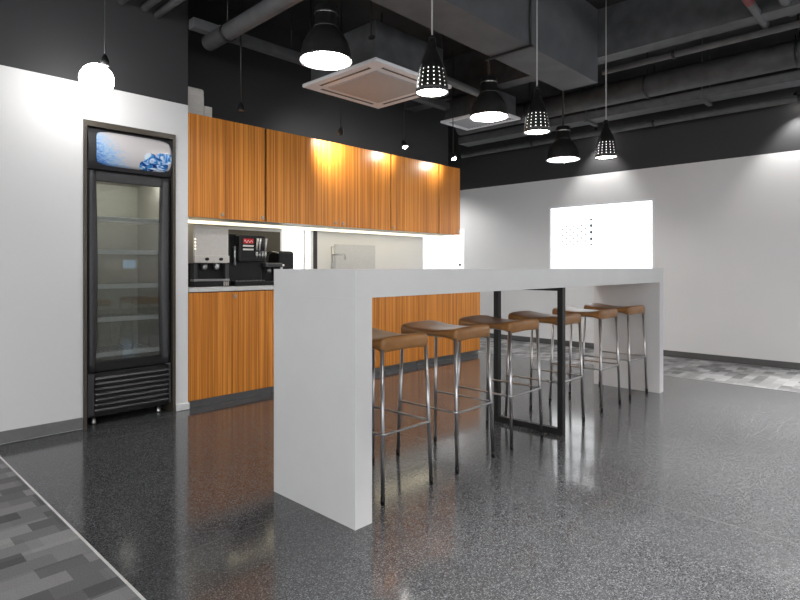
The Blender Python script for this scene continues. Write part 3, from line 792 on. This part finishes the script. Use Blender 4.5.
st_x = [(1.937, 2.005, .00), (2.467, 2.005, .02), (2.990, 2.00, -.02), (3.535, 1.985, .0), (4.175, 1.995, .01), (4.735, 2.00, -.03)]
st_l = ['tan leather bar stool nearest the viewer, partly behind the white end panel',
        'second tan bar stool counting from the near end of the bar',
        'third tan bar stool, just before the black support frame',
        'fourth tan bar stool, partly behind the black frame upright',
        'fifth tan bar stool, second from the far end panel',
        'sixth tan bar stool, farthest away against the far end panel']
proto = make_stool()
for i, ((x, y, rz), lab) in enumerate(zip(st_x, st_l)):
    o = proto if i == 0 else copy_tree(proto)
    o.location = (x, y, 0); o.rotation_euler = (0, 0, rz); o['label'] = lab

# ------------------------------------------------------------------ lamps
def light(name, kind, loc, energy, color=(1, 1, 1), size=.1, parent=None, rot=None, spot=None, blend=.5):
    d = bpy.data.lights.new(name, kind); d.energy = energy; d.color = color
    if kind == 'AREA': d.shape = 'DISK'; d.size = size
    else: d.shadow_soft_size = size
    if spot: d.spot_size = spot; d.spot_blend = blend
    o = bpy.data.objects.new(name, d); col.objects.link(o); o.location = loc
    if rot: o.rotation_euler = rot
    if parent: o.parent = parent
    return o
# dome lamps
def dome_lamp(x, y, z, label, glow='bulb'):
    t = empty('dome_lamp', (x, y, z), label, 'ceiling lamp', 'black dome lamps'); hgt = ZC-z
    prof = [(.185, 0), (.183, .012), (.176, .06), (.160, .115), (.132, .165), (.098, .20), (.088, .212)]
    inn = [(.085, .206), (.095, .195), (.128, .16), (.155, .112), (.171, .058), (.179, .004), (.185, 0)]
    prof = [(r*.92, z) for r, z in prof]; inn = [(r*.92, z) for r, z in inn]
    mb = MB(); mb.lathe(prof, 48); mb.build('shade', M['black_steel'], t)
    mb = MB(); mb.lathe(inn, 48); mb.build('reflector', M['shade_in'], t)
    mb = MB(); mb.lathe([(.081, .207), (.081, .225), (.074, .23), (.074, .345), (.068, .352), (.02, .36)], 32, (0, 0, 0), True, True); nk = mb.build('lamp_housing', M['black_steel'], t)
    mb = MB(); mb.lathe([(.075, .30), (.0765, .305), (.075, .31)], 32); mb.build('ring', M['steel'], nk)
    mb = MB(); mb.lathe([(.002, .092), (.146, .092), (.146, .098), (.002, .098)], 40, (0, 0, 0), True, True); mb.build('lens', M[glow], t)
    for k in range(4):
        an = k*PI/2+.4
        mb = MB(); mb.box(-.006, .006, -.01, .008, -.006, .012); ob = mb.build('clip', M['steel'], t, (.169*math.cos(an), .169*math.sin(an), 0)); ob.rotation_euler = (0, 0, an-PI/2)
    mb = MB(); mb.tube([(0, 0, .355), (0, 0, hgt)], .010, 10); mb.lathe([(.05, hgt-.03), (.05, hgt-.001)], 20, (0, 0, 0), True, True); mb.build('suspension_rod', M['black_steel'], t)
    return t
dome_lamp(2.335, 2.90, 2.41, 'black dome lamp nearest the viewer, left of ceiling air conditioner')
dome_lamp(4.186, 2.90, 2.40, 'black dome lamp between the first two perforated pendants')
dome_lamp(5.557, 2.90, 2.21, 'farthest and lowest black dome lamp, left of the farthest pendant')
# unseen row of dome lamps added to brighten the floor on the right
for x in (2.335, 4.186, 5.557):
    dome_lamp(x, .25, 2.41, 'unseen black dome lamp added to light the floor right of beam', 'added_bulb')
    light('added_beam', 'SPOT', (x, .25, 2.48), 500 if x < 3 else 720, (1, .985, .96), .12, rot=(0, 0, 0), spot=math.radians(76), blend=.6)
dome_lamp(6.25, 5.80, 2.41, 'unseen black dome lamp added in alcove to light the far wall')  # added lamp hidden behind the cabinets, brightens far wall and alcove
light('added_beam', 'SPOT', (6.25, 5.80, 2.48), 62, (1, .985, .96), .12, rot=(0, 0, 0), spot=math.radians(150), blend=.5)
dome_lamp(1.25, .25, 2.41, 'unseen black dome lamp added overhead to light the near floor')  # added lamp out of view, brightens the floor before the bar
light('added_beam', 'SPOT', (1.25, .25, 2.48), 330, (1, .985, .96), .12, rot=(0, 0, 0), spot=math.radians(74), blend=.6)
# perforated pendants over the bar
def make_pendant():
    t = empty('pendant_lamp', (0, 0, 0), 'x', 'pendant lamp', 'perforated black pendants over the bar')
    zs = [0, .014]
    z = .026
    rows = []
    for k in range(5):
        rows += [(z, z+.0070)]; z += .0225
    def rad(z):
        pr = [(0, .090), (.03, .0885), (.07, .083), (.12, .074), (.16, .062), (.205, .044), (.24, .028), (.265, .023), (.295, .021)]
        for (a, ra), (b, rb) in zip(pr, pr[1:]):
            if a <= z <= b: return ra+(rb-ra)*(z-a)/(b-a)
        return pr[-1][1]
    zl = [0.]
    for a, b in rows: zl += [a, b]
    zl += [.15, .16, .175, .19, .205, .222, .24, .253, .265, .295]
    hole_rows = {1+2*k for k in range(len(rows))}
    mb = MB(); mb.lathe([(rad(z), z) for z in zl], 80, skip=lambda i, k: i in hole_rows and k % 5 == 0)
    so = mb.build('shade', M['black_metal'], t); sd = so.modifiers.new('thickness', 'SOLIDIFY'); sd.thickness = .0015; sd.offset = -1
    mb = MB(); mb.lathe([(rad(z)-.006, z) for z in (.012, .03, .07, .12, .16, .19)], 40, (0, 0, 0), False, True); mb.build('diffuser', M['pend_in'], t)
    mb = MB(); mb.lathe([(.002, .008), (.083, .008), (.083, .011), (.002, .011)], 40, (0, 0, 0), True, True); mb.build('lens', M['pend'], t)
    mb = MB(); mb.lathe([(.021, .29), (.021, .305), (.008, .315)], 20, (0, 0, 0), True, True); mb.build('cap', M['black'], t)
    mb = MB(); mb.tube([(0, 0, .315), (0, 0, ZC-2.0-.02)], .0045, 8); mb.lathe([(.045, ZC-2.0-.025), (.045, ZC-2.0-.001)], 24, (0, 0, 0), True, True); mb.build('cord', M['cable'], t)
    return t
proto = make_pendant()
for i, (x, z, lab) in enumerate([(2.336, 2.005, 'perforated black cone pendant nearest the viewer, above the second bar stool'), (3.443, 1.984, 'middle perforated black cone pendant, with the brightest row of holes'), (4.552, 1.968, 'farthest perforated black cone pendant, above the far end of the bar')]):
    o = proto if i == 0 else copy_tree(proto)
    o.location = (x, 1.99, z); o['label'] = lab

# little spotlights on rods over the cabinets
def spot_lamp(x, y, z, label, tilt, on):
    t = empty('hanging_spotlight', (x, y, z), label, 'spotlight', 'small spotlights on rods before the cabinets')
    mb = MB(); mb.tube([(0, 0, .035), (0, 0, ZC-z)], .005, 8); mb.build('rod', M['black_steel'], t)
    mb = MB(); mb.lathe([(.026, -.028), (.028, -.02), (.024, .012), (.014, .032), (.007, .042)], 24, (0, 0, 0), False, True)
    hd = mb.build('head', M['black'], t); hd.rotation_euler = tilt
    mb = MB(); mb.lathe([(.001, -.024), (.0255, -.024), (.0255, -.02), (.001, -.02)], 24, (0, 0, 0), True, True)
    if on: mb.lathe([(.0245*math.cos(a_*PI/16), -.024-.024*math.sin(a_*PI/16)) for a_ in range(8)], 24, (0, 0, 0), False, True)
    ln = mb.build('lens', M['spot'] if on else M['steel'], hd)
    return t
YS = 3.85
spot_lamp(2.274, YS, 2.280, 'small unlit black spotlight hanging left of the first dome lamp', (-.1, 0, 0), False)
spot_lamp(3.270, YS, 2.277, 'small black spotlight below the air conditioner, turned to the cabinets', (.9, 0, -.6), False)
spot_lamp(4.090, YS, 2.292, 'small lit spotlight right of the air conditioner, over cabinets', (-.25, -.15, 0), True)
spot_lamp(4.873, YS, 2.284, 'small brightly lit spotlight at the right end of the cabinets', (-.35, -.2, 0), True)
def aim(frm, to):
    d = (Vector(to)-Vector(frm)).normalized(); return d.to_track_quat('-Z', 'Y').to_euler()
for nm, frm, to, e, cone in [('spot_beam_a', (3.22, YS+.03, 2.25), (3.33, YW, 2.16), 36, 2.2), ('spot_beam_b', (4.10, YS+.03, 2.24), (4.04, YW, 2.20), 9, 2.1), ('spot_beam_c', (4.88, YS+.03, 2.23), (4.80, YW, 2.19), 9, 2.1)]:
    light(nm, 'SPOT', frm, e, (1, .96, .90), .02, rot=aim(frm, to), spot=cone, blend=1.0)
for y in (3.15, 1.05):      # wall-washing spotlights up among the ducts
    spot_lamp(6.90, y, 2.80, 'black spotlight among the ducts washing the far wall above the window' if y > 2 else 'black spotlight among the ducts washing the far wall right of the window', (0, -.15, 0), True)
    light('wall_wash', 'SPOT', (6.90, y, 2.745), 46, (1, .98, .95), .02, rot=aim((6.91, y, 2.745), (XB, y, 2.0)), spot=math.radians(88), blend=.8)
# spotlight by the left wall, its overexposed glare shaped as a globe
t = empty('glare_globe', (1.236, 3.65, 2.311), 'spotlight glare shaped as a white globe, on black cord above fridge', 'spotlight glare')
mb = MB(); mb.tube([(0, 0, .03), (.0, 0, ZC-2.311)], .006, 8); mb.build('cord', M['black_steel'], t)
mb = MB(); mb.lathe([(.022, -.03), (.024, 0), (.016, .025), (.007, .04)], 20, (0, 0, 0), True, True); mb.build('socket', M['black'], t)
mb = MB(); rg = .095
mb.lathe([(max(.001, rg*math.sin(PI*i/20)), rg*math.cos(PI*i/20)) for i in range(21)], 36); mb.build('bulb', M['globe'], t, (-.034, .036, -.03-rg+.012))  # glowing ball stands for the lens glare of a small spotlight

# ------------------------------------------------------------------ camera, render look
cd = bpy.data.cameras.new('camera'); cam = bpy.data.objects.new('camera', cd); col.objects.link(cam)
cam.location = (0, 0, H); cam.rotation_euler = (PI/2, 0, math.radians(43.68)-PI/2)
cd.sensor_width = 36; cd.lens = 564/800*36; cd.shift_y = -32.4/800; cd.clip_start = .05
scn.camera = cam
wd = bpy.data.worlds.new('world'); scn.world = wd; wd.use_nodes = True
wd.node_tree.nodes['Background'].inputs[0].default_value = (.8, .88, 1, 1); wd.node_tree.nodes['Background'].inputs[1].default_value = .3
vs = scn.view_settings
vs.view_transform = 'Standard'; vs.look = 'None'; vs.gamma = 1; vs.exposure = 0; vs.use_curve_mapping = False
scn.cycles.use_denoising = True
scn.cycles.max_bounces = 10; scn.cycles.diffuse_bounces = 6; scn.cycles.glossy_bounces = 5; scn.cycles.transparent_max_bounces = 12
scn.cycles.sample_clamp_indirect = 6
